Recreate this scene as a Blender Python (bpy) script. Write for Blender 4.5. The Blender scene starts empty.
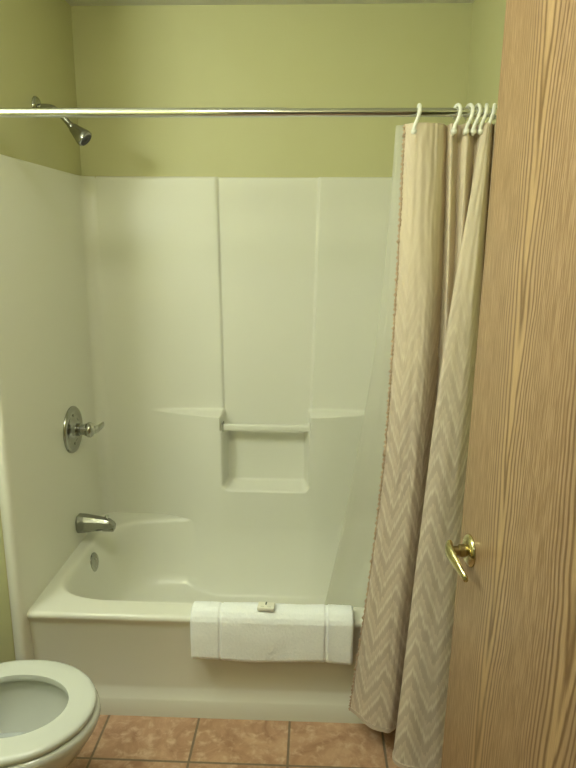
import bpy, bmesh, math, random
from mathutils import Vector, Matrix, noise
random.seed(4)
S = bpy.context.scene
COL = S.collection
PI = math.pi
W, D, ZR, ZS, ZC = 1.48, 0.79, 0.393, 1.825, 2.44
RODY, RODZ = 0.024, 1.921

# ------------------------------------------------------------ camera
cam = bpy.data.cameras.new('camera')
co = bpy.data.objects.new('camera', cam)
COL.objects.link(co)
yaw, pitch, roll, F = -0.0378, 0.2239, 0.0063, 634.38
f = Vector((math.sin(yaw)*math.cos(pitch), math.cos(yaw)*math.cos(pitch), -math.sin(pitch)))
r = Vector((math.cos(yaw), -math.sin(yaw), 0))
u = r.cross(f)
r2 = r*math.cos(roll) + u*math.sin(roll)
u2 = -r*math.sin(roll) + u*math.cos(roll)
m = Matrix((r2, u2, -f)).transposed().to_4x4()
m.translation = Vector((0.9173, -1.8173, 1.5849))
co.matrix_world = m
cam.sensor_fit = 'VERTICAL'
cam.sensor_height = 36
cam.lens = 36*F/768
cam.clip_start = 0.02
S.camera = co

# ------------------------------------------------------------ world, light, exposure
w = bpy.data.worlds.new('world')
S.world = w
w.use_nodes = True
w.node_tree.nodes['Background'].inputs[0].default_value = (0.9, 0.88, 0.72, 1)
w.node_tree.nodes['Background'].inputs[1].default_value = 0.05
S.view_settings.view_transform = 'Standard'
S.view_settings.look = 'None'
S.view_settings.gamma = 1
S.view_settings.exposure = 0.0
LAMP_COLOR = (0.92, 1.0, 0.90)
LAMP_POWER = 112.0      # emission strength of each vanity globe
HALL_FILL_POWER = 20.0
CEIL_FILL_POWER = 47.0


# ------------------------------------------------------------ materials
def mat(name, col=(.8, .8, .8), rough=.5, metal=0, spec=.5, coat=0, coat_r=.1):
    mt = bpy.data.materials.new(name)
    mt.use_nodes = True
    b = mt.node_tree.nodes['Principled BSDF']
    b.inputs['Base Color'].default_value = (*col, 1)
    b.inputs['Roughness'].default_value = rough
    b.inputs['Metallic'].default_value = metal
    b.inputs['Specular IOR Level'].default_value = spec
    b.inputs['Coat Weight'].default_value = coat
    b.inputs['Coat Roughness'].default_value = coat_r
    return mt


class NT:
    """small node helper"""
    def __init__(s, mt):
        s.t = mt.node_tree
        s.b = s.t.nodes['Principled BSDF']

    def n(s, typ, ins=None, **kw):
        nd = s.t.nodes.new(typ)
        for k, v in kw.items():
            setattr(nd, k, v)
        for k, v in (ins or {}).items():
            if isinstance(v, bpy.types.NodeSocket):
                s.t.links.new(v, nd.inputs[k])
            else:
                nd.inputs[k].default_value = v
        return nd

    def math(s, op, a, b=None, c=None):
        ins = {0: a}
        if b is not None:
            ins[1] = b
        if c is not None:
            ins[2] = c
        return s.n('ShaderNodeMath', ins, operation=op).outputs[0]

    def mix(s, fac, a, b):
        nd = s.t.nodes.new('ShaderNodeMix')
        nd.data_type = 'RGBA'
        for i, v in ((0, fac), (6, a), (7, b)):
            if isinstance(v, bpy.types.NodeSocket):
                s.t.links.new(v, nd.inputs[i])
            else:
                nd.inputs[i].default_value = v
        return nd.outputs[2]

    def coord(s, kind='Object'):
        return s.n('ShaderNodeTexCoord').outputs[kind]

    def xyz(s, v):
        o = s.n('ShaderNodeSeparateXYZ', {0: v}).outputs
        return o[0], o[1], o[2]

    def comb(s, x, y, z):
        return s.n('ShaderNodeCombineXYZ', {0: x, 1: y, 2: z}).outputs[0]

    def noise(s, v, scale, detail=2, rough=.5, dist=0):
        return s.n('ShaderNodeTexNoise', {'Vector': v, 'Scale': scale, 'Detail': detail, 'Roughness': rough,
                                          'Distortion': dist}).outputs['Fac']

    def ramp(s, v, lo, hi):
        return s.n('ShaderNodeMapRange', {'Value': v, 'From Min': lo, 'From Max': hi}).outputs[0]

    def color(s, v):
        s.t.links.new(v, s.b.inputs['Base Color'])

    def bump(s, h, strength=.3, dist=.002):
        bn = s.n('ShaderNodeBump', {'Height': h, 'Strength': strength, 'Distance': dist})
        s.t.links.new(bn.outputs[0], s.b.inputs['Normal'])


def wall_paint():
    mt = mat('green_wall_paint', (.47, .45, .235), .55, spec=.3)
    k = NT(mt)
    c = k.coord()
    k.color(k.mix(k.noise(c, 6, 3), (.515, .50, .265, 1), (.54, .53, .295, 1)))
    k.bump(k.noise(c, 260, 3), .25, .002)
    return mt


def ceiling_paint():
    mt = mat('ceiling_texture', (.74, .73, .60), .9)
    k = NT(mt)
    c = k.coord()
    k.bump(k.noise(c, 140, 4, .7), 1.0, .008)
    return mt


def tile_floor():
    mt = mat('floor_tile', (.5, .3, .2), .35)
    k = NT(mt)
    x, y, z = k.xyz(k.coord())
    T = .3075
    gx = k.math('DIVIDE', k.math('SUBTRACT', x, .2459), T)
    gy = k.math('DIVIDE', k.math('SUBTRACT', y, -.169), T)

    def edge(g):
        fr = k.math('FRACT', g)
        return k.math('MINIMUM', fr, k.math('SUBTRACT', 1.0, fr))
    wob = k.math('MULTIPLY', k.math('SUBTRACT', k.noise(k.comb(x, y, 0), 60, 2), .5), .006)
    e = k.math('ADD', k.math('MINIMUM', edge(gx), edge(gy)), wob)
    fac = k.ramp(e, .009, .016)
    cell = k.comb(k.math('FLOOR', gx), k.math('FLOOR', gy), 0)
    wn = k.n('ShaderNodeTexWhiteNoise', {'Vector': cell}).outputs['Value']
    pv = k.comb(k.math('ADD', x, k.math('MULTIPLY', wn, 3)), y, 0)
    n1 = k.noise(pv, 8, 6, .65, 1.2)
    n2 = k.noise(pv, 30, 4, .6, .4)
    c1 = k.mix(k.ramp(n1, .35, .65), (.34, .18, .10, 1), (.55, .345, .215, 1))
    c2 = k.mix(k.ramp(n2, .5, .72), c1, (.62, .43, .29, 1))
    grout = k.mix(k.noise(k.comb(x, y, 0), 90, 2), (.17, .125, .08, 1), (.25, .185, .12, 1))
    k.color(k.mix(fac, grout, c2))
    ro = k.n('ShaderNodeMapRange', {'Value': fac, 'To Min': .9, 'To Max': .36}).outputs[0]
    k.t.links.new(ro, k.b.inputs['Roughness'])
    h = k.math('ADD', fac, k.math('MULTIPLY', n2, .15))
    k.bump(h, .5, .002)
    return mt


def oak():
    """oak veneer, the local x axis runs across the door and z up it"""
    mt = mat('oak_veneer', (.5, .3, .14), .42, spec=.35)
    k = NT(mt)
    x, y, z = k.xyz(k.coord())
    wz = k.noise(k.comb(k.math('MULTIPLY', x, 2.0), 0, k.math('MULTIPLY', z, 1.6)), 1.0, 3, .5)
    wz2 = k.noise(k.comb(k.math('MULTIPLY', x, 26.0), 0, k.math('MULTIPLY', z, 5.0)), 1.0, 3, .55)
    wav = k.math('ADD', k.math('MULTIPLY', k.math('SUBTRACT', wz, .5), .09), k.math('MULTIPLY', k.math('SUBTRACT', wz2, .5), .010))
    # flat-sawn leaves side by side: pointed arches stacked along each heart line
    P = .245
    q = k.math('DIVIDE', k.math('ADD', k.math('ADD', x, wav), P/2-.185), P)
    leaf = k.math('FLOOR', q)
    dx = k.math('MULTIPLY', k.math('SUBTRACT', k.math('FRACT', q), .5), P)
    ax = k.math('SQRT', k.math('ADD', k.math('MULTIPLY', dx, dx), .000012))
    d = k.math('SQRT', k.math('MULTIPLY', dx, dx))
    rr = k.math('ADD', k.math('MULTIPLY', ax, 38.0), k.math('MULTIPLY', k.math('MULTIPLY', dx, dx), 620.0))
    zz = k.math('MULTIPLY', z, 3.5)
    rr = k.math('SUBTRACT', rr, zz)
    rr = k.math('ADD', rr, k.math('ADD', k.math('MULTIPLY', wz2, .9), k.math('MULTIPLY', leaf, .37)))
    fr = k.math('FRACT', rr)
    line = k.math('SUBTRACT', 1.0, k.ramp(k.math('ABSOLUTE', k.math('SUBTRACT', fr, .5)), .05, .33))
    brk = k.noise(k.comb(k.math('MULTIPLY', x, 160.0), 0, k.math('MULTIPLY', z, 14.0)), 1.0, 3, .6)
    line = k.math('MULTIPLY', line, k.ramp(brk, .15, .42))
    line = k.math('MULTIPLY', line, k.math('SUBTRACT', 1.0, k.math('MULTIPLY', k.ramp(d, .05, .10), .72)))
    pores = k.noise(k.comb(k.math('MULTIPLY', x, 330.0), 0, k.math('MULTIPLY', z, 14.0)), 1.0, 3, .65)
    pr = k.math('MULTIPLY', k.ramp(pores, .42, .56), k.math('ADD', .35, k.math('MULTIPLY', k.ramp(d, .03, .09), .65)))
    heart = k.math('SUBTRACT', 1.0, k.ramp(d, .004, .035))
    streak = k.noise(k.comb(k.math('MULTIPLY', x, 14.0), 0, k.math('MULTIPLY', z, .5)), 1.0, 3, .5)
    base = k.mix(k.ramp(streak, .3, .7), (.36, .235, .135, 1), (.42, .28, .16, 1))
    base = k.mix(k.math('MULTIPLY', heart, .6), base, (.48, .32, .155, 1))
    c = k.mix(k.math('MULTIPLY', pr, .9), base, (.235, .14, .068, 1))
    c = k.mix(k.math('MULTIPLY', line, .92), c, (.15, .08, .033, 1))
    k.color(c)
    k.bump(k.math('SUBTRACT', 1.0, k.math('MAXIMUM', line, pr)), .12, .0006)
    return mt


def curtain_fabric():
    mt = mat('chevron_curtain_fabric', (.6, .5, .4), .85, spec=.15)
    k = NT(mt)
    uv = k.n('ShaderNodeUVMap', uv_map='UVMap').outputs[0]
    uu, vv, _ = k.xyz(uv)
    # zigzag: vertical offset is a triangle wave of the width coordinate
    tri = k.math('PINGPONG', uu, .055)
    jag = k.math('MULTIPLY', k.math('SUBTRACT', k.noise(k.comb(k.math('MULTIPLY', uu, 260.0), k.math('MULTIPLY', vv, 5.0), 0), 1.0, 2), .5), .058)
    t = k.math('ADD', k.math('ADD', vv, k.math('MULTIPLY', tri, 2.1)), jag)
    t = k.math('DIVIDE', t, .088)
    fr = k.math('FRACT', t)
    hi = k.math('SUBTRACT', 1.0, k.ramp(k.math('ABSOLUTE', k.math('SUBTRACT', fr, .5)), .03, .16))
    soft = k.ramp(fr, .5, 1.0)
    streak = k.noise(k.comb(k.math('MULTIPLY', uu, 320.0), k.math('MULTIPLY', vv, 22.0), 0), 1.0, 2)
    c = k.mix(soft, (.62, .52, .425, 1), (.77, .665, .55, 1))
    c = k.mix(k.math('MULTIPLY', hi, k.math('MULTIPLY', k.math('ADD', k.math('MULTIPLY', streak, .5), .5), k.ramp(k.noise(k.comb(k.math('MULTIPLY', uu, 16.0), k.math('MULTIPLY', vv, 7.0), 0), 1.0, 2), .12, .45))), c, (.90, .82, .70, 1))
    top = k.ramp(vv, 1.0, 1.55)
    c = k.mix(k.math('MULTIPLY', top, .85), c, (.82, .715, .555, 1))
    k.color(c)
    k.bump(k.noise(k.comb(k.math('MULTIPLY', uu, 900.0), k.math('MULTIPLY', vv, 900.0), 0), 1.0, 1), .15, .0006)
    # thin cloth lets some light through
    out = [n for n in k.t.nodes if n.type == 'OUTPUT_MATERIAL'][0]
    tr = k.n('ShaderNodeBsdfTranslucent', {'Color': c})
    mx = k.n('ShaderNodeMixShader', {0: .32, 1: k.b.outputs[0], 2: tr.outputs[0]})
    k.t.links.new(mx.outputs[0], out.inputs[0])
    return mt


def liner_plastic():
    mt = mat('liner_plastic', (.8, .8, .72), .35)
    k = NT(mt)
    out = [n for n in k.t.nodes if n.type == 'OUTPUT_MATERIAL'][0]
    tr = k.n('ShaderNodeBsdfTranslucent', {'Color': (.8, .8, .74, 1)})
    tp = k.n('ShaderNodeBsdfTransparent', {'Color': (.95, .95, .92, 1)})
    m1 = k.n('ShaderNodeMixShader', {0: .45, 1: k.b.outputs[0], 2: tr.outputs[0]})
    m2 = k.n('ShaderNodeMixShader', {0: .36, 1: m1.outputs[0], 2: tp.outputs[0]})
    k.t.links.new(m2.outputs[0], out.inputs[0])
    return mt


def terry():
    mt = mat('white_terry_cloth', (.86, .86, .84), .95, spec=.1)
    k = NT(mt)
    c = k.coord()
    x, y, z = k.xyz(c)
    n = k.noise(c, 170, 4, .7)
    vor = k.n('ShaderNodeTexVoronoi', {'Vector': c, 'Scale': 330.0}).outputs['Distance']
    # woven flat bands near both ends
    bands = None
    for cx in (.632, .640, .972, .980):
        b = k.math('LESS_THAN', k.math('ABSOLUTE', k.math('SUBTRACT', x, cx)), .0016)
        bands = b if bands is None else k.math('MAXIMUM', bands, b)
    h = k.math('ADD', k.math('MULTIPLY', n, .7), k.math('MULTIPLY', vor, .5))
    h = k.math('MULTIPLY', h, k.math('SUBTRACT', 1.0, bands))
    k.color(k.mix(k.ramp(n, .3, .7), (.88, .91, .92, 1), (.95, .97, .97, 1)))
    k.bump(h, .5, .0018)
    return mt


MW = mat('white_fibreglass', (.76, .755, .66), .30, spec=.5)
kk = NT(MW)
kk.bump(kk.noise(kk.coord(), 18, 2), .08, .004)
MWALL = wall_paint()
MCEIL = ceiling_paint()
MTILE = tile_floor()
MOAK = oak()
MCLOTH = curtain_fabric()
MLINER = liner_plastic()
MTERRY = terry()
MCHROME = mat('chrome', (.70, .71, .68), .14, 1)
MCHROME3 = mat('handle_chrome', (.46, .46, .42), .14, 1)
MCHROME2 = mat('worn_chrome', (.36, .36, .32), .2, 1)
MDARK = mat('dark_rubber', (.05, .05, .045), .5)
MBRASS = mat('polished_brass', (.60, .54, .30), .22, 1)
MBRASSD = mat('dull_brass', (.36, .30, .14), .3, 1)
MPORC = mat('white_porcelain', (.60, .61, .56), .12, spec=.6, coat=.4, coat_r=.04)
MSEAT = mat('seat_plastic', (.60, .62, .57), .25)
MWATER = mat('bowl_water', (.85, .9, .88), .02)
MWATER.node_tree.nodes['Principled BSDF'].inputs['Alpha'].default_value = .3
MWATER.node_tree.nodes['Principled BSDF'].inputs['IOR'].default_value = 1.33
MPLASTIC = mat('white_hook_plastic', (.82, .82, .74), .35)
MHEM = mat('puckered_hem_cloth', (.50, .37, .26), .9)
MPAPER = mat('soap_wrapper', (.84, .83, .70), .4)
MINK = mat('green_ink', (.05, .08, .035), .5)
MTRIM = mat('cream_trim', (.56, .50, .27), .5)
MHALL = mat('hall_paint', (.50, .47, .33), .7)


# ------------------------------------------------------------ object helpers
def link(name, bm, m, parent=None, smooth=True, ang=40):
    me = bpy.data.meshes.new(name)
    bm.normal_update()
    bm.to_mesh(me)
    bm.free()
    o = bpy.data.objects.new(name, me)
    me.materials.append(m)
    COL.objects.link(o)
    if smooth:
        me.polygons.foreach_set('use_smooth', [True]*len(me.polygons))
        me.set_sharp_from_angle(angle=math.radians(ang))
    if parent is not None:
        o.parent = parent
    return o


def tag(o, label, cat, group=None):
    o['label'] = label
    o['category'] = cat
    if group:
        o['group'] = group
    return o


def thing(name, label, cat, loc=(0, 0, 0), rz=0, group=None):
    o = bpy.data.objects.new(name, None)
    o.empty_display_size = .05
    COL.objects.link(o)
    o.location = loc
    o.rotation_euler = (0, 0, rz)
    return tag(o, label, cat, group)


def struct(name, bm, m, smooth=False):
    o = link(name, bm, m, smooth=smooth)
    o['kind'] = 'structure'
    return o


def box(bm, x0, x1, y0, y1, z0, z1, bev=0, seg=3):
    res = bmesh.ops.create_cube(bm, size=1)
    vs = res['verts']
    for v in vs:
        v.co = Vector(((x0+x1)/2 + v.co.x*(x1-x0), (y0+y1)/2 + v.co.y*(y1-y0), (z0+z1)/2 + v.co.z*(z1-z0)))
    if bev:
        es = list({e for v in vs for e in v.link_edges})
        bmesh.ops.bevel(bm, geom=es, offset=bev, segments=seg, affect='EDGES', profile=.5)
    return bm


def loops(bm, rings, cap0=True, cap1=True, closed=True):
    """skin a list of equally long rings of points"""
    vr = [[bm.verts.new(p) for p in rg] for rg in rings]
    n = len(vr[0])
    for a, b in zip(vr, vr[1:]):
        for i in range(n if closed else n-1):
            j = (i+1) % n
            bm.faces.new((a[i], a[j], b[j], b[i]))
    if cap0:
        bm.faces.new(list(reversed(vr[0])))
    if cap1:
        bm.faces.new(vr[-1])
    return vr


def frame(d):
    d = d.normalized()
    up = Vector((0, 0, 1)) if abs(d.z) < .9 else Vector((1, 0, 0))
    a = d.cross(up).normalized()
    return a, a.cross(d).normalized()


def tube(bm, pts, rad, n=16, cap=True):
    pts = [Vector(p) for p in pts]
    if not isinstance(rad, (list, tuple)):
        rad = [rad]*len(pts)
    rings = []
    pa = None
    for i, p in enumerate(pts):
        d = (pts[min(i+1, len(pts)-1)] - pts[max(i-1, 0)])
        a, b = frame(d)
        if pa is not None:
            dd = d.normalized()
            a = (pa - dd*pa.dot(dd)).normalized()
            b = a.cross(dd).normalized()
        pa = a
        rings.append([p + (a*math.cos(t) + b*math.sin(t))*rad[i] for t in [2*PI*j/n for j in range(n)]])
    loops(bm, rings, cap, cap)
    bmesh.ops.recalc_face_normals(bm, faces=bm.faces[:])
    return bm


def lathe(bm, origin, axis, prof, n=40, a0=None):
    """prof: (distance along axis, radius)"""
    ax = Vector(axis).normalized()
    a, b = frame(ax)
    o = Vector(origin)
    rings = [[o + ax*h + (a*math.cos(t) + b*math.sin(t))*max(r_, 1e-4) for t in [2*PI*j/n for j in range(n)]] for h, r_ in prof]
    loops(bm, rings)
    bmesh.ops.recalc_face_normals(bm, faces=bm.faces[:])
    return bm


def spline(P, t):
    """Catmull-Rom through list P at t in 0..1"""
    n = len(P)-1
    x = min(max(t, 0), 1)*n
    i = min(int(x), n-1)
    s = x-i
    p0, p1, p2, p3 = P[max(i-1, 0)], P[i], P[i+1], P[min(i+2, n)]
    return .5*((2*p1) + (-p0+p2)*s + (2*p0-5*p1+4*p2-p3)*s*s + (-p0+3*p1-3*p2+p3)*s*s*s)


def sstep(a, b, x):
    t = min(max((x-a)/(b-a), 0), 1)
    return t*t*(3-2*t)


# ------------------------------------------------------------ room shell
XL, XR, YB, YW = -.35, W+.012, D+.012, -1.30
bm = bmesh.new(); box(bm, XL-.1, XR+.7, -3.2, YB+.1, -.05, 0)
struct('floor', bm, MTILE)
bm = bmesh.new(); box(bm, XL-.1, XR+.7, -3.2, YB+.1, ZC, ZC+.05)
struct('ceiling', bm, MCEIL)
bm = bmesh.new(); box(bm, -.112, XR+.1, YB, YB+.1, 0, ZC)
struct('wall_back', bm, MWALL)
bm = bmesh.new(); box(bm, -.112, -.012, -.012, YB, 0, ZC)          # wing wall holding the plumbing
struct('wall_left', bm, MWALL)
bm = bmesh.new(); box(bm, XL-.1, -.112, -.012, .088, 0, ZC)
struct('wall_wing', bm, MWALL)
bm = bmesh.new(); box(bm, XL-.1, XL, YW-.1, -.012, 0, ZC)
struct('wall_toilet_side', bm, MWALL)
bm = bmesh.new(); box(bm, XR, XR+.1, YW-.1, YB, 0, ZC)
struct('wall_right', bm, MWALL)
DX0, DX1 = .50, 1.325
bm = bmesh.new(); box(bm, XL, DX0-.02, YW-.1, YW, 0, ZC); box(bm, DX1+.02, XR, YW-.1, YW, 0, ZC); box(bm, DX0-.02, DX1+.02, YW-.1, YW, 2.07, ZC)
struct('wall_front', bm, MWALL)
bm = bmesh.new(); box(bm, DX0-.02, DX0, YW-.11, YW+.01, 0, 2.05); box(bm, DX1, DX1+.02, YW-.11, YW+.01, 0, 2.05); box(bm, DX0-.02, DX1+.02, YW-.11, YW+.01, 2.05, 2.07)
struct('trim_1', bm, MOAK)
bm = bmesh.new(); box(bm, XL-.1, XR+.7, -3.2, -3.1, 0, ZC)
struct('wall_hall', bm, MHALL)
bm = bmesh.new(); box(bm, XL-.1, XL, -3.1, YW-.1, 0, ZC)
struct('wall_hall_left', bm, MHALL)
bm = bmesh.new(); box(bm, XR+.6, XR+.7, -3.1, YW-.1, 0, ZC)
struct('wall_hall_right', bm, MHALL)
bm = bmesh.new(); box(bm, XR, XR+.6, YW-.2, YW-.1, 0, ZC)
struct('wall_hall_return', bm, MHALL)
bm = bmesh.new(); box(bm, -.045, -.036, -.020, -.012, 0, ZS+.01, .002, 2)
struct('trim_2', bm, MTRIM, True)

# ------------------------------------------------------------ tub and surround, one moulded unit
tub = thing('tub_shower_unit', 'white fibreglass bathtub with tall moulded shower surround and recessed shelves', 'bathtub')

# basin with deck
bm = bmesh.new()
N = 160
CX, CY = .74, .405


def lip(t, a, bf, br, nf, nr):
    c, s = math.cos(t), math.sin(t)
    n_ = nf if s < 0 else nr
    b_ = bf if s < 0 else br
    rr_ = (abs(c/a)**n_ + abs(s/b_)**n_)**(-1/n_)
    return c*rr_, s*rr_


def rect(t, x0, x1, y0, y1):
    c, s = math.cos(t), math.sin(t)
    k = min(((x1-CX)/c if c > 0 else (x0-CX)/c) if abs(c) > 1e-9 else 1e9, ((y1-CY)/s if s > 0 else (y0-CY)/s) if abs(s) > 1e-9 else 1e9)
    return c*k, s*k


YP = D-.005


def bodyx(x):
    return .088*(sstep(.21, .556, x) if x < .74 else sstep(1.27, .90, x))


TS = [2*PI*i/N for i in range(N)]
TS = sorted(TS + [math.atan2(y-CY, x-CX) % (2*PI) for x in (0, W) for y in (.012, D-.003)])
rings = [[Vector((CX+rect(t, 0, W, .012, D-.003)[0], CY+rect(t, 0, W, .012, D-.003)[1], ZR)) for t in TS]]
for da, z in ((.022, ZR), (.012, ZR-.0015), (.004, ZR-.007), (0, ZR-.016), (-.004, ZR-.03), (-.012, .33), (-.03, .24), (-.05, .17), (-.07, .135), (-.10, .112), (-.14, .10), (-.22, .095)):
    rg = []
    for t in TS:
        x, y = lip(t, .690+da, .312+da, .335+da, 6.5, 3.8)
        # the end with the backrest slopes more
        if x > 0:
            x *= 1 - .16*(ZR-z)/.3*sstep(0, .6, x)
        if y > 0:
            y = min(y, YP - CY - bodyx(CX+x) + .0004 - 1.15*(ZR-z)**2)
        rg.append(Vector((CX+x, CY+y, z)))
    rings.append(rg)
loops(bm, rings, cap0=False)
link('tub_basin', bm, MW, tub, ang=60)

# apron and rolled front rim, extruded along x
prof = [(.09, ZR-.003), (.014, ZR-.0), (.009, ZR-.001), (.003, ZR-.005), (.0, ZR-.012), (.001, ZR-.020), (.008, ZR-.030), (.013, ZR-.045), (.032, .112), (.031, .099), (.020, .068), (.017, .062), (.017, .0), (.05, 0), (.05, .3)]
bm = bmesh.new()
ns = 40
rings = []
for i in range(ns+1):
    x = W*i/ns
    rings.append([Vector((x, y, z)) for y, z in prof])
loops(bm, rings, cap0=False, cap1=False, closed=False)
bmesh.ops.recalc_face_normals(bm, faces=bm.faces[:])
link('apron', bm, MW, tub, ang=50)

# side walls with rounded inner corner, flange round the opening and top lip
RC = .05


def side_section(sgn):
    """plan outline from the front flange to the back corner, x measured from the wall (0)"""
    p = [(-.034, -.014), (-.034, -.034), (-.030, -.038), (-.012, -.038), (-.004, -.034), (.0, -.024), (.0, .0)]
    p += [(.0, y) for y in (.1, .3, .5, .65)]
    for k_ in range(0, 9):
        a = k_/8*PI/2
        p.append((RC - RC*math.cos(a), D-.005-RC + RC*math.sin(a)))
    return [(x if sgn < 0 else W-x, y) for x, y in p]


for sgn in (-1, 1):
    bm = bmesh.new()
    sec = side_section(sgn)
    zs = [0.0, .2, .39, .8, 1.3, ZS-.012]
    rings = [[Vector((x, y, z)) for x, y in sec] for z in zs]
    # rolled top edge back to the drywall
    cx_ = W/2
    for off, z in ((.001, ZS-.006), (.004, ZS-.002), (.009, ZS), (.0125, ZS)):
        rg = []
        for x, y in sec:
            nx = x + (-off if sgn < 0 else off)
            rg.append(Vector((nx, y + (off if y > D-.03 else 0), z)))
        rings.append(rg)
    loops(bm, rings, cap0=False, cap1=False, closed=False)
    bmesh.ops.recalc_face_normals(bm, faces=bm.faces[:])
    for fc in bm.faces:
        if abs(fc.normal.x) > .9 and (fc.normal.x > 0) != (sgn < 0) and fc.calc_center_median().y > .1:
            bmesh.ops.reverse_faces(bm, faces=bm.faces[:])
            break
    link('side_panel', bm, MW, tub, ang=50)

# back wall: panel height field with recess, shelves and niche
YP = D-.005


def rrect(x, z, x0, x1, z0, z1, rad):
    """signed distance inside (negative) a rounded rectangle"""
    cx_, cz_ = (x0+x1)/2, (z0+z1)/2
    qx, qz = abs(x-cx_)-(x1-x0)/2+rad, abs(z-cz_)-(z1-z0)/2+rad
    return math.hypot(max(qx, 0), max(qz, 0)) + min(max(qx, qz), 0) - rad


def protr(x, z):
    xl = .533+(1.825-z)*.0123
    xr = .937-(1.825-z)*.020
    # upper panels: the middle one is recessed
    up = -.012*(sstep(xl-.003, xl+.004, x) - sstep(xr-.004, xr+.003, x))
    # lower body swelling out from both corners to the middle
    body = bodyx(x)
    ztop = .874 if x < .74 else .878
    lo = 1-sstep(ztop-.010, ztop+.004, z)
    body *= lo
    # open slot over the niche, between the two shelves
    sx = sstep(.538, .552, x) - sstep(.906, .918, x)
    slot = sx*sstep(.80, .81, z)
    dn = rrect(x, z, .546, .912, .543, 1.1, .03)
    niche = 1-sstep(-.018, .002, dn)
    k_ = max(slot, niche)
    depth = .0
    return up*(1 - lo*(1-k_)) + body*(1-k_) + depth*k_


def ytail(z):
    return 0


bm = bmesh.new()
xs = []
x = RC
while x < W-RC-1e-6:
    xs.append(x)
    x += .004 if (.52 < x < .565 or .895 < x < .955) else .012
xs.append(W-RC)
zs = []
z = .372
while z < ZS-.012:
    zs.append(z)
    z += .004 if (.53 < z < .575 or .78 < z < .89) else .02
zs.append(ZS-.012)
rings = [[Vector((x, YP-protr(x, z), z)) for x in xs] for z in zs]
rings += [[Vector((x, YP+o_-protr(x, ZS-.012)*(1 if o_ < .01 else 0), z)) for x in xs] for o_, z in ((.001, ZS-.006), (.004, ZS-.002), (.009, ZS), (.0165, ZS))]
loops(bm, rings, cap0=False, cap1=False, closed=False)
bmesh.ops.recalc_face_normals(bm, faces=bm.faces[:])
if sum(fc.normal.y for fc in bm.faces) > 0:
    bmesh.ops.reverse_faces(bm, faces=bm.faces[:])
link('back_panel', bm, MW, tub, ang=70)

# moulded bar across the top of the niche
bm = bmesh.new()
rings = []
for x in (.540, .546, .549, .912, .915, .921):
    rings.append([Vector((x, .732 + .011*math.copysign(abs(math.cos(t))**.6, math.cos(t)), .815 + .014*math.copysign(abs(math.sin(t))**.6, math.sin(t)))) for t in [2*PI*j/24 for j in range(24)]])
loops(bm, rings)
bmesh.ops.recalc_face_normals(bm, faces=bm.faces[:])
link('grab_bar', bm, MW, tub)
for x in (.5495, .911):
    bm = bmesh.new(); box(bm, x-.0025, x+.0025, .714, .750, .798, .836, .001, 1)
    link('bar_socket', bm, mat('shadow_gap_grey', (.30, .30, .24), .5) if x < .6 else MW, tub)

# ------------------------------------------------------------ plumbing fittings
v = thing('shower_valve', 'round chrome shower valve with lever handle on the left surround wall', 'faucet', (0, .49, .867))
bm = bmesh.new(); lathe(bm, (0, 0, 0), (1, 0, 0), [(0, .091), (.005, .091), (.010, .087), (.013, .078), (.011, .069), (.008, .060), (.009, .048), (.016, .038), (.022, .031), (.022, .001)], 56)
link('escutcheon', bm, MCHROME2, v)
bm = bmesh.new(); lathe(bm, (.02, 0, 0), (1, 0, 0), [(0, .024), (.014, .024), (.016, .021), (.030, .021), (.032, .024), (.036, .024), (.038, .018)], 32)
link('stem', bm, MCHROME2, v)
h = None
bm = bmesh.new()
lathe(bm, (.053, 0, 0), (1, 0, 0), [(0, .015), (.003, .024), (.010, .029), (.019, .030), (.028, .025), (.034, .014), (.036, .002)], 32)
h = link('handle', bm, MCHROME3, v)
bm = bmesh.new()
pts = [(.070, .004, .0), (.082, .016, -.004), (.092, .028, -.003), (.101, .040, .004), (.107, .050, .010)]
rings = []
for (px_, py_, pz_), (ra, rb) in zip(pts, ((.016, .019), (.012, .016), (.009, .014), (.007, .013), (.004, .009))):
    d_ = Vector((.5, .8, .1)).normalized(); a = Vector((0, 0, 1)); b = a.cross(d_).normalized()
    rings.append([Vector((px_, py_, pz_)) + a*rb*math.sin(t) + b*ra*math.cos(t) for t in [2*PI*j/20 for j in range(20)]])
loops(bm, rings); bmesh.ops.recalc_face_normals(bm, faces=bm.faces[:])
link('lever', bm, MCHROME3, h)
for s_ in (-1, 1):
    bm = bmesh.new(); lathe(bm, (.009, 0, s_*.056), (1, 0, 0), [(0, .0045), (.0015, .0045), (.0025, .003), (.0025, .0001)], 14)
    link('screw', bm, MCHROME2, v)

sp = thing('tub_spout', 'chrome wedge-shaped tub spout with diverter knob below the shower valve', 'faucet', (0, .48, .485))
bm = bmesh.new()
rings = []
for x, wd, zt, zb in ((0, .027, .031, -.033), (.004, .029, .034, -.036), (.03, .029, .033, -.034), (.07, .026, .027, -.028), (.11, .023, .021, -.023), (.128, .021, .016, -.022), (.142, .017, .004, -.021), (.149, .012, -.012, -.020)):
    rings.append([Vector((x, y, z)) for y, z in ((-wd, zb*.55), (-wd, zt*.45), (-wd*.55, zt), (wd*.55, zt), (wd, zt*.45), (wd, zb*.55), (wd*.7, zb), (-wd*.7, zb))])
loops(bm, rings); bmesh.ops.recalc_face_normals(bm, faces=bm.faces[:])
bmesh.ops.bevel(bm, geom=bm.edges[:], offset=.0012, segments=1, affect='EDGES')
link('spout_body', bm, MCHROME2, sp, False)
bm = bmesh.new(); box(bm, .100, .146, -.016, .016, -.029, -.017, .003, 2)
link('spout_outlet', bm, MCHROME2, sp)
bm = bmesh.new(); lathe(bm, (.118, 0, .015), (0, 0, 1), [(0, .004), (.010, .004), (.011, .0075), (.018, .008), (.020, .006), (.020, .001)], 20)
link('diverter_knob', bm, MCHROME, sp)

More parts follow.
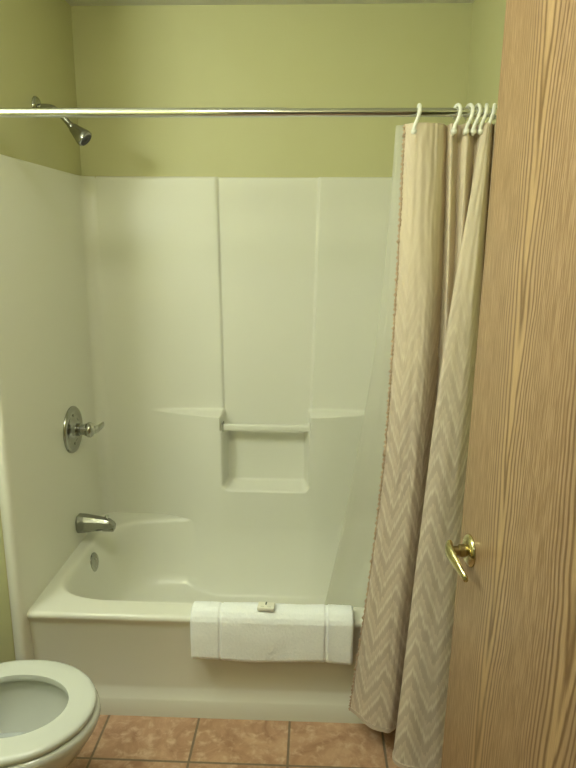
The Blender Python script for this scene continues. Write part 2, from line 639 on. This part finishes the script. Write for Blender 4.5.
ov = thing('overflow_plate', 'small round chrome overflow plate inside the tub below the spout', 'drain', (.058, .462, .322))
bm = bmesh.new(); lathe(bm, (0, 0, 0), (1, 0, .09), [(-.012, .036), (.002, .041), (.005, .040), (.009, .035), (.011, .02), (.011, .001)], 40)
link('plate', bm, MCHROME2, ov)
for s_ in (-1, 1):
    bm = bmesh.new(); lathe(bm, (.010, 0, s_*.016), (1, 0, .09), [(0, .004), (.0025, .003), (.0025, .0001)], 12)
    link('screw', bm, MCHROME, ov)

sh = thing('wall_shower', 'chrome shower head on a bent arm from the green left wall', 'shower head', (-.012, .412, 2.010))
bm = bmesh.new(); lathe(bm, (0, 0, 0), (1, 0, 0), [(0, .034), (.003, .034), (.008, .030), (.012, .018), (.013, .001)], 36)
link('wall_flange', bm, MCHROME2, sh)
bm = bmesh.new()
arm = [(0, 0, 0), (.032, 0, .001), (.054, 0, -.003), (.072, 0, -.014), (.088, 0, -.030), (.114, 0, -.060)]
apts = [Vector([spline([a[c] for a in arm], t/24) for c in range(3)]) for t in range(25)]
tube(bm, apts, .0095, 18)
link('shower_arm', bm, MCHROME2, sh)
ax = Vector((.73, -.08, -.66)).normalized()
bm = bmesh.new(); lathe(bm, Vector((.106, 0, -.052)), ax, [(0, .008), (.004, .011), (.012, .0115), (.016, .011), (.018, .0155), (.028, .018), (.046, .023), (.060, .0275), (.068, .029), (.076, .0285), (.078, .026)], 36)
hd = link('spray_head', bm, MCHROME2, sh)
bm = bmesh.new(); lathe(bm, Vector((.106, 0, -.052)) + ax*.0775, ax, [(0, .0225), (.003, .0215), (.004, .013), (.002, .010), (.004, .008), (.006, .0001)], 32)
link('spray_face', bm, MDARK, hd)

# ------------------------------------------------------------ shower rod and hooks
rod = thing('shower_rod', 'straight chrome shower curtain rod spanning the tub opening', 'curtain rod', (0, RODY, RODZ))
bm = bmesh.new(); tube(bm, [(-.004, 0, 0), (.84, 0, 0)], .0127, 32)
link('rod_tube', bm, MCHROME, rod)
bm = bmesh.new(); tube(bm, [(.84, 0, 0), (W+.004, 0, 0)], .0115, 32)
link('inner_rod_tube', bm, MCHROME, rod)
for x0, dx in ((-.012, 1), (W+.012, -1)):
    bm = bmesh.new(); lathe(bm, (x0, 0, 0), (dx, 0, 0), [(0, .026), (.006, .027), (.012, .024), (.03, .018), (.034, .014)], 32)
    link('end_cap', bm, MPLASTIC, rod)

HOOKX = [1.196, 1.298, 1.330, 1.352, 1.375, 1.397, 1.421]
hooklab = ['white plastic curtain hook hanging alone at the curtain\'s free left edge',
           'white curtain hook second from the left on the rod, first of the bunched ones',
           'white curtain hook third from the left on the chrome rod',
           'white curtain hook fourth from the left, middle of the seven on the rod',
           'white curtain hook fifth from the left in the bunch near the door edge',
           'white curtain hook sixth from the left, last but one before the door',
           'white curtain hook nearest the oak door edge, rightmost on the rod']


def hook_mesh():
    bm = bmesh.new()
    pts = []
    # from behind the rod, over the top, down in front and to the grommet
    for k_ in range(15):
        a = math.radians(-50 + k_*(230/14))
        pts.append((.0, .0185*math.cos(a), .0185*math.sin(a)))
    pts = [(x, y, z) for x, y, z in pts]
    pts += [(-.003, -.0185, -.012), (-.007, -.017, -.024), (-.011, -.014, -.034), (-.013, -.013, -.044), (-.012, -.010, -.052), (-.010, -.003, -.056), (-.009, .004, -.052)]
    tube(bm, pts, [.0035]*3 + [.0048]*12 + [.005, .005, .005, .0052, .005, .0045, .004], 12)
    return bm


hk = None
for i, x in enumerate(HOOKX):
    if hk is None:
        hk = link('curtain_hook', hook_mesh(), MPLASTIC)
        bm = bmesh.new(); bmesh.ops.create_uvsphere(bm, u_segments=16, v_segments=10, radius=.0085, matrix=Matrix.Translation((-.0125, -.0125, -.050)))
        knob = link('hook_ball', bm, MPLASTIC, hk)
        o = hk
    else:
        o = hk.copy(); COL.objects.link(o)
        c = knob.copy(); COL.objects.link(c); c.parent = o
    o.location = (x, RODY, RODZ)
    o.rotation_euler = (0, 0, [.0, .3, .35, .15, -.2, -.35, -.1][i])
    tag(o, hooklab[i], 'curtain hook', 'white plastic hooks on the shower rod')

# ------------------------------------------------------------ curtain
CUR = [[(1.1602, 0.035), (1.1523, 0.012), (1.1279, -0.01), (1.0586, -0.028)], [(1.1824, 0.012), (1.1793, -0.02), (1.163, -0.045), (1.0878, -0.075)], [(1.2307, 0.014), (1.2293, -0.04), (1.2156, -0.07), (1.1585, -0.125)], [(1.2632, 0.03), (1.2607, -0.02), (1.2481, -0.05), (1.205, -0.1)], [(1.279, 0.055), (1.2852, 0.02), (1.2727, -0.01), (1.2293, -0.06)], [(1.2853, 0.02), (1.2943, -0.02), (1.2882, -0.04), (1.2377, -0.09)], [(1.3106, 0.05), (1.3174, 0.01), (1.3099, -0.02), (1.2547, -0.06)], [(1.3268, 0.015), (1.3228, -0.03), (1.3149, -0.04), (1.2596, -0.09)], [(1.3567, 0.05), (1.3384, -0.01), (1.3287, -0.03), (1.2769, -0.08)], [(1.3719, 0.015), (1.2849, -0.08), (1.2317, -0.15), (1.1748, -0.22)], [(1.3838, 0.01), (1.3369, -0.1), (1.301, -0.18), (1.253, -0.28)], [(1.3999, 0.04), (1.3711, -0.07), (1.3628, -0.15), (1.3459, -0.27)], [(1.4026, 0.04), (1.3816, -0.05), (1.3803, -0.1), (1.3817, -0.2)], [(1.4035, 0.005), (1.3862, -0.085), (1.3932, -0.14), (1.4005, -0.22)], [(1.44, 0.05), (1.445, 0.0), (1.45, -0.03), (1.46, -0.07)]]
CZ = [1.893, 1.35, .80, .095]
LIN = [[(1.1409, 0.065), (1.1166, 0.085), (1.0462, 0.1), (0.9639, 0.15)], [(1.1677, 0.06), (1.1778, 0.075), (1.1426, 0.105), (1.0604, 0.165)], [(1.2223, 0.075), (1.2237, 0.085), (1.2218, 0.1), (1.1622, 0.155)], [(1.2637, 0.075), (1.2672, 0.08), (1.2695, 0.1), (1.2494, 0.17)], [(1.3199, 0.08), (1.3273, 0.085), (1.333, 0.1), (1.3151, 0.155)], [(1.3737, 0.075), (1.391, 0.08), (1.4121, 0.1), (1.4018, 0.165)], [(1.43, 0.08), (1.425, 0.085), (1.41, 0.1), (1.4, 0.15)]]


def drape(name, table, heights, m, parent, nu, nv, thick, hem=0.0, wob=.003):
    bm = bmesh.new()
    uvl = bm.loops.layers.uv.new('UVMap')
    grid = []
    for j in range(nv+1):
        t = j/nv
        z = spline(heights, t)
        cols = [Vector((spline([p[0] for p in c], t), spline([p[1] for p in c], t), 0)) for c in table]
        row = []
        for i in range(nu+1):
            s = i/nu
            x = spline([c.x for c in cols], s)
            y = spline([c.y for c in cols], s)
            nz = noise.noise(Vector((s*22, t*5, 1.3)))*wob*(.4+t) + noise.noise(Vector((s*60, t*16, 7)))*wob*.35
            if hem:
                nz += max(0, 1-s/.07)*(.0045*noise.noise(Vector((s*10, t*46, 3))) + .0025*noise.noise(Vector((s*30, t*110, 9))))
            zz = z + .0*hem*math.sin(s*40)*t
            row.append(Vector((x + nz*.4, y+nz, zz)))
        grid.append(row)
    # width coordinate: arc length at two heights, so that the weave follows the cloth
    jr = int(nv*.85)
    us = [0]
    for i in range(nu):
        us.append(us[-1] + (grid[jr][i+1]-grid[jr][i]).length)
    vs = [[bm.verts.new(p) for p in row] for row in grid]
    for j in range(nv):
        for i in range(nu):
            fc = bm.faces.new((vs[j][i], vs[j+1][i], vs[j+1][i+1], vs[j][i+1]))
            for lp, (a, b) in zip(fc.loops, ((j, i), (j+1, i), (j+1, i+1), (j, i+1))):
                lp[uvl].uv = (us[b], grid[a][b].z)
    o = link(name, bm, m, parent, ang=180)
    if thick:
        sd = o.modifiers.new('thickness', 'SOLIDIFY')
        sd.thickness = thick
        sd.offset = 0
    return o, grid


cur = thing('shower_curtain', 'beige zigzag-patterned fabric shower curtain bunched at the right end of the rod', 'shower curtain', (0, 0, 0))
cl, grid = drape('fabric_panel', CUR, CZ, MCLOTH, cur, 300, 260, .0012, 1.0, .006)
# puckered hem along the free left edge
bm = bmesh.new()
nr = 420
rings = []
for j in range(nr+1):
    t = j/nr
    jj = t*(len(grid)-1)
    a = grid[int(jj)][0]; b = grid[min(int(jj)+1, len(grid)-1)][0]
    p = a.lerp(b, jj-int(jj))
    amp = .0022*math.sin(j*1.35) + .0018*math.sin(j*.77+1)
    wd = .0036 + .0022*math.sin(j*1.9)
    c = p + Vector((amp*.6, -.003+amp*.5, 0))
    rings.append([c + Vector((-wd, -.001, 0)), c + Vector((0, -.0035, 0)), c + Vector((wd, -.001, 0)), c + Vector((0, .0015, 0))])
loops(bm, rings); bmesh.ops.recalc_face_normals(bm, faces=bm.faces[:])
o = link('side_hem', bm, MHEM, cur, ang=80)
o['label'] = 'puckered brownish side hem'
# stitched bottom hem
bm = bmesh.new()
rings = []
for i in range(0, 301):
    p = grid[-1][i]
    q_ = grid[-1][min(i+1, 300)] - grid[-1][max(i-1, 0)]
    nn = Vector((q_.y, -q_.x, 0)).normalized()
    rings.append([p + nn*a + Vector((0, 0, b)) for a, b in ((.0016, -.001), (.0018, .012), (-.0018, .012), (-.0016, -.001))])
loops(bm, rings); bmesh.ops.recalc_face_normals(bm, faces=bm.faces[:])
link('bottom_hem', bm, mat('hem_cloth', (.56, .47, .38), .9), cur, ang=80)

ln, lg = drape('shower_liner', LIN, [1.895, 1.35, .80, .30], MLINER, None, 120, 70, 0, 0, .0012)
tag(ln, 'translucent white plastic shower liner hanging inside the tub behind the curtain', 'shower curtain liner')

# ------------------------------------------------------------ towel over the tub rim
path = [(.058, .400), (.055, .412), (.045, .424), (.028, .429), (.006, .429), (-.010, .423), (-.022, .410), (-.028, .395), (-.030, .35), (-.031, .30), (-.031, .268), (-.027, .258),
        (-.015, .256), (-.006, .262), (-.0045, .30), (-.0045, .35), (-.0045, .390), (-.001, .3965), (.012, .3965), (.045, .396)]
bm = bmesh.new()
rings = []
x0, x1 = .541, 1.062
nx = 260
for i in range(nx+1):
    s = i/nx
    x = x0 + (x1-x0)*s
    e = min(s, 1-s)*(x1-x0)
    k_ = math.sqrt(max(0, 1-(1-min(e/.010, 1))**2))
    sh_ = .55 + .45*k_
    rg = []
    pts = [Vector((0, *p)) for p in path]
    dense = []
    for a, b in zip(path, path[1:] + path[:1]):
        seg = max(1, int(math.hypot(a[0]-b[0], a[1]-b[1])/.003))
        for k2 in range(seg):
            dense.append((a[0]+(b[0]-a[0])*k2/seg, a[1]+(b[1]-a[1])*k2/seg))
    for (y, z) in dense:
        outer = y < -.012 or z > .405
        groove = -.0035 if any(abs(x-g) < .0045 for g in (.636, .976)) else 0
        nz = noise.noise(Vector((x*14, y*14, z*14)))*.003 + (noise.noise(Vector((x*170, y*170, z*170)))*.0011 if groove == 0 else 0)
        # slight lift of both ends and sagging lower edge
        zz = z + (.004*math.sin(s*9+1) if z < .3 else 0)
        yy = y
        if outer:
            dv = Vector((0, -1, 0)) if z < .40 else Vector((0, -.2, .98))
            amt = (nz + groove) - (1-sh_)*.016
            yy += dv.y*amt; zz += dv.z*amt
        rg.append(Vector((x, yy, zz)))
    rings.append(rg)
loops(bm, rings); bmesh.ops.recalc_face_normals(bm, faces=bm.faces[:])
tw = link('bath_towel', bm, MTERRY, ang=70)
tag(tw, 'folded white terry bath towel draped over the front rim of the bathtub', 'towel')

# wrapped soap on the towel
so = thing('wrapped_soap', 'small cream wrapped soap bar with dark printed mark lying on the towel', 'soap', (.783, .004, .432), -.07)
bm = bmesh.new(); box(bm, -.027, .027, -.018, .018, -.0015, .011, .003, 3)
link('wrapper', bm, MPAPER, so)
bm = bmesh.new(); box(bm, -.0035, .001, .001, .016, .0108, .0114)
link('printed_mark', bm, MINK, so, False)
bm = bmesh.new()
for a in (-.016, -.012, -.008, .006, .010, .014):
    box(bm, a, a+.0025, -.012, -.009, .0108, .0113)
link('printed_text', bm, mat('pale_green_ink', (.42, .44, .30), .5), so, False)

# ------------------------------------------------------------ oak door with brass lever
AD = math.radians(6)
DO = Vector((1.217, -.600, .012))
door = thing('bathroom_door', 'open oak veneer bathroom door filling the right side', 'door', DO, AD-PI/2)
door.rotation_euler = (math.radians(-.7), 0, AD-PI/2)
bm = bmesh.new(); box(bm, 0, .68, 0, .035, 0, 2.03, .0015, 2)
link('door_slab', bm, MOAK, door, ang=30)
LX, LZ = .058, .977
bm = bmesh.new(); lathe(bm, (LX, 0, LZ), (0, -1, 0), [(0, .0325), (.003, .0325), (.006, .030), (.009, .023), (.012, .0150), (.012, .001)], 48)
link('rose', bm, MBRASS, door)
bm = bmesh.new(); lathe(bm, (LX, -.010, LZ), (0, -1, 0), [(0, .0135), (.012, .0125), (.014, .0095), (.028, .0095), (.032, .011), (.037, .010), (.039, .004)], 28)
link('neck', bm, MBRASSD, door)
bm = bmesh.new()
pts = [(-.014, -.034, .004, .008, .004), (-.012, -.039, .004, .014, .008), (.002, -.042, .000, .0165, .0085), (.024, -.040, -.006, .0140, .0065), (.046, -.037, -.012, .0105, .005), (.062, -.034, -.017, .0085, .0045), (.072, -.032, -.020, .0075, .0045), (.075, -.031, -.021, .004, .003)]
rings = []
for x, y, z, rz_, ry_ in pts:
    rings.append([Vector((LX+x, y+ry_*math.cos(t), LZ+z+rz_*math.sin(t))) for t in [2*PI*j/20 for j in range(20)]])
loops(bm, rings); bmesh.ops.recalc_face_normals(bm, faces=bm.faces[:])
link('lever', bm, MBRASS, door)
# latch plate on the edge and the hinges at the jamb side
bm = bmesh.new(); box(bm, -.0012, .001, .006, .029, LZ-.028, LZ+.028)
link('latch_plate', bm, MBRASS, door, False)
for z in (.22, 1.02, 1.82):
    bm = bmesh.new(); tube(bm, [(.683, .038, z-.045), (.683, .038, z+.045)], .006, 14)
    link('hinge', bm, MBRASSD, door)

# ------------------------------------------------------------ toilet
to = thing('toilet', 'white toilet with its lid raised, beside the left end of the bathtub', 'toilet', (-.010, -.438, 0))
tx0 = .165     # bowl centre


def egg(cx_, af, ab, b, n=72, z=0, nb=2.3):
    out = []
    for i in range(n):
        t = 2*PI*i/n
        c, s = math.cos(t), math.sin(t)
        a = af if c > 0 else ab
        e = 2.0 if c > 0 else nb
        r_ = (abs(c/a)**e + abs(s/b)**e)**(-1/e)
        out.append(Vector((cx_ + c*r_, s*r_, z)))
    return out


# bowl outside, rim, inside
bm = bmesh.new()
rings = [egg(.02, .17, .20, .105, z=0), egg(.02, .165, .20, .10, z=.02), egg(.03, .15, .20, .092, z=.08), egg(.05, .16, .21, .098, z=.15), egg(.09, .185, .23, .125, z=.22),
         egg(.13, .215, .25, .160, z=.29), egg(.155, .226, .26, .184, z=.35), egg(.16, .230, .26, .192, z=.372), egg(.16, .229, .26, .191, z=.385), egg(.16, .222, .25, .184, z=.391),
         egg(.16, .165, .17, .130, z=.391), egg(.16, .158, .165, .124, z=.385), egg(.16, .160, .165, .126, z=.372), egg(.16, .158, .16, .124, z=.355), egg(.155, .145, .15, .112, z=.30),
         egg(.14, .115, .125, .088, z=.24), egg(.13, .085, .10, .066, z=.20), egg(.12, .06, .075, .05, z=.165), egg(.11, .03, .04, .03, z=.15)]
loops(bm, rings); bmesh.ops.recalc_face_normals(bm, faces=bm.faces[:])
link('bowl', bm, MPORC, to, ang=60)
bm = bmesh.new(); loops(bm, [egg(.142, .120, .130, .092, z=.246), egg(.142, .120, .130, .092, z=.2485)])
link('bowl_water', bm, MWATER, to)
# seat ring: rounded section swept round the egg
bm = bmesh.new()
rings = []
for k_ in range(13):
    a = k_/12
    sec = [(0, .4), (.0, .8), (.012, 1), (.03, 1.0), (.5, 1.12), (.82, 1.0), (.95, .85), (1, .6), (1, .3), (.97, .0), (.5, 0), (.03, 0), (0, .15)]
    w_, hh = sec[k_]
    z = .394 + .020*hh
    rings.append(egg(.163, .148+.070*w_, .128+.077*w_, .114+.072*w_, z=z))
rings.append([p.copy() for p in rings[0]])
vr = loops(bm, rings, cap0=False, cap1=False)
bmesh.ops.remove_doubles(bm, verts=bm.verts[:], dist=1e-5)
bmesh.ops.recalc_face_normals(bm, faces=bm.faces[:])
seat = link('seat', bm, MSEAT, to, ang=60)
# raised lid, tank, tank lid, flush handle (left of the frame)
bm = bmesh.new()
rings = []
for off, s_ in ((0, .97), (.004, 1), (.010, 1), (.014, .97)):
    rings.append([Vector((-.115-off-.06*(p.x*s_+.2)*0 - .10*(p.x+.05), p.y*s_, .425+(p.x+.05)*s_)) for p in egg(.16, .22, .21, .185)])
loops(bm, rings); bmesh.ops.recalc_face_normals(bm, faces=bm.faces[:])
link('lid', bm, MSEAT, to)
bm = bmesh.new(); box(bm, -.33, -.165, -.22, .22, .37, .74, .025, 4)
link('tank', bm, MPORC, to)
bm = bmesh.new(); box(bm, -.34, -.155, -.23, .23, .74, .775, .012, 3)
link('tank_lid', bm, MPORC, to)
bm = bmesh.new(); box(bm, -.30, -.02, -.10, .10, .0, .375, .03, 4)
link('base', bm, MPORC, to)
bm = bmesh.new(); tube(bm, [(-.168, .16, .68), (-.150, .16, .68), (-.146, .13, .675), (-.146, .09, .668)], .006, 12)
link('flush_handle', bm, MCHROME, to)
for s_ in (-1, 1):
    bm = bmesh.new(); box(bm, -.075, -.035, s_*.07-.018, s_*.07+.018, .390, .424, .006, 3)
    link('seat_hinge', bm, MSEAT, to)

# ------------------------------------------------------------ vanity light on the left wall (the lamp of the room)
vl = thing('vanity_light', 'chrome vanity light bar with three frosted globes on the left wall', 'light fixture', (XL, -.78, 2.10))
bm = bmesh.new(); box(bm, 0, .035, -.36, .36, -.055, .055, .008, 3)
link('back_plate', bm, MCHROME, vl)
mg = bpy.data.materials.new('frosted_globe_glow'); mg.use_nodes = True
nt = mg.node_tree
nt.nodes.remove(nt.nodes['Principled BSDF'])
em = nt.nodes.new('ShaderNodeEmission')
em.inputs[0].default_value = (*LAMP_COLOR, 1)
em.inputs[1].default_value = LAMP_POWER
nt.links.new(em.outputs[0], [n for n in nt.nodes if n.type == 'OUTPUT_MATERIAL'][0].inputs[0])
for y in (-.25, 0, .25):
    bm = bmesh.new(); bmesh.ops.create_uvsphere(bm, u_segments=32, v_segments=20, radius=.055, matrix=Matrix.Translation((.105, y, 0)))
    link('globe', bm, mg, vl)
    bm = bmesh.new(); lathe(bm, (.033, y, 0), (1, 0, 0), [(0, .028), (.02, .026), (.024, .02)], 24)
    link('socket', bm, MCHROME, vl)

# unseen hall lamp behind the camera, added as fill through the doorway
hl = thing('hall_fill_light', 'round frosted fill light added out of view in the hall outside the door', 'light fixture', (.6, -2.35, ZC))
bm = bmesh.new(); lathe(bm, (0, 0, 0), (0, 0, -1), [(0, .15), (.015, .15), (.02, .14)], 40)
link('fill_lamp_base', bm, MBRASS, hl)
mg2 = mg.copy(); mg2.name = 'hall_fill_glow'
mg2.node_tree.nodes['Emission'].inputs[1].default_value = HALL_FILL_POWER
bm = bmesh.new(); lathe(bm, (0, 0, -.02), (0, 0, -1), [(0, .135), (.02, .13), (.045, .10), (.06, .05), (.064, .001)], 40)
link('fill_lamp_bowl', bm, mg2, hl)

# unseen ceiling dome, added as soft fill for the bathroom
cl_ = thing('ceiling_fill_light', 'round frosted fill light added out of view on the bathroom ceiling', 'light fixture', (.55, -.95, ZC))
bm = bmesh.new(); lathe(bm, (0, 0, 0), (0, 0, -1), [(0, .16), (.015, .16), (.02, .15)], 40)
link('fill_lamp_base', bm, MBRASS, cl_)
mg3 = mg.copy(); mg3.name = 'ceiling_fill_glow'
mg3.node_tree.nodes['Emission'].inputs[0].default_value = (.94, .96, .82, 1)
mg3.node_tree.nodes['Emission'].inputs[1].default_value = CEIL_FILL_POWER
bm = bmesh.new(); lathe(bm, (0, 0, -.02), (0, 0, -1), [(0, .145), (.02, .14), (.045, .11), (.06, .06), (.064, .001)], 40)
link('fill_lamp_bowl', bm, mg3, cl_)
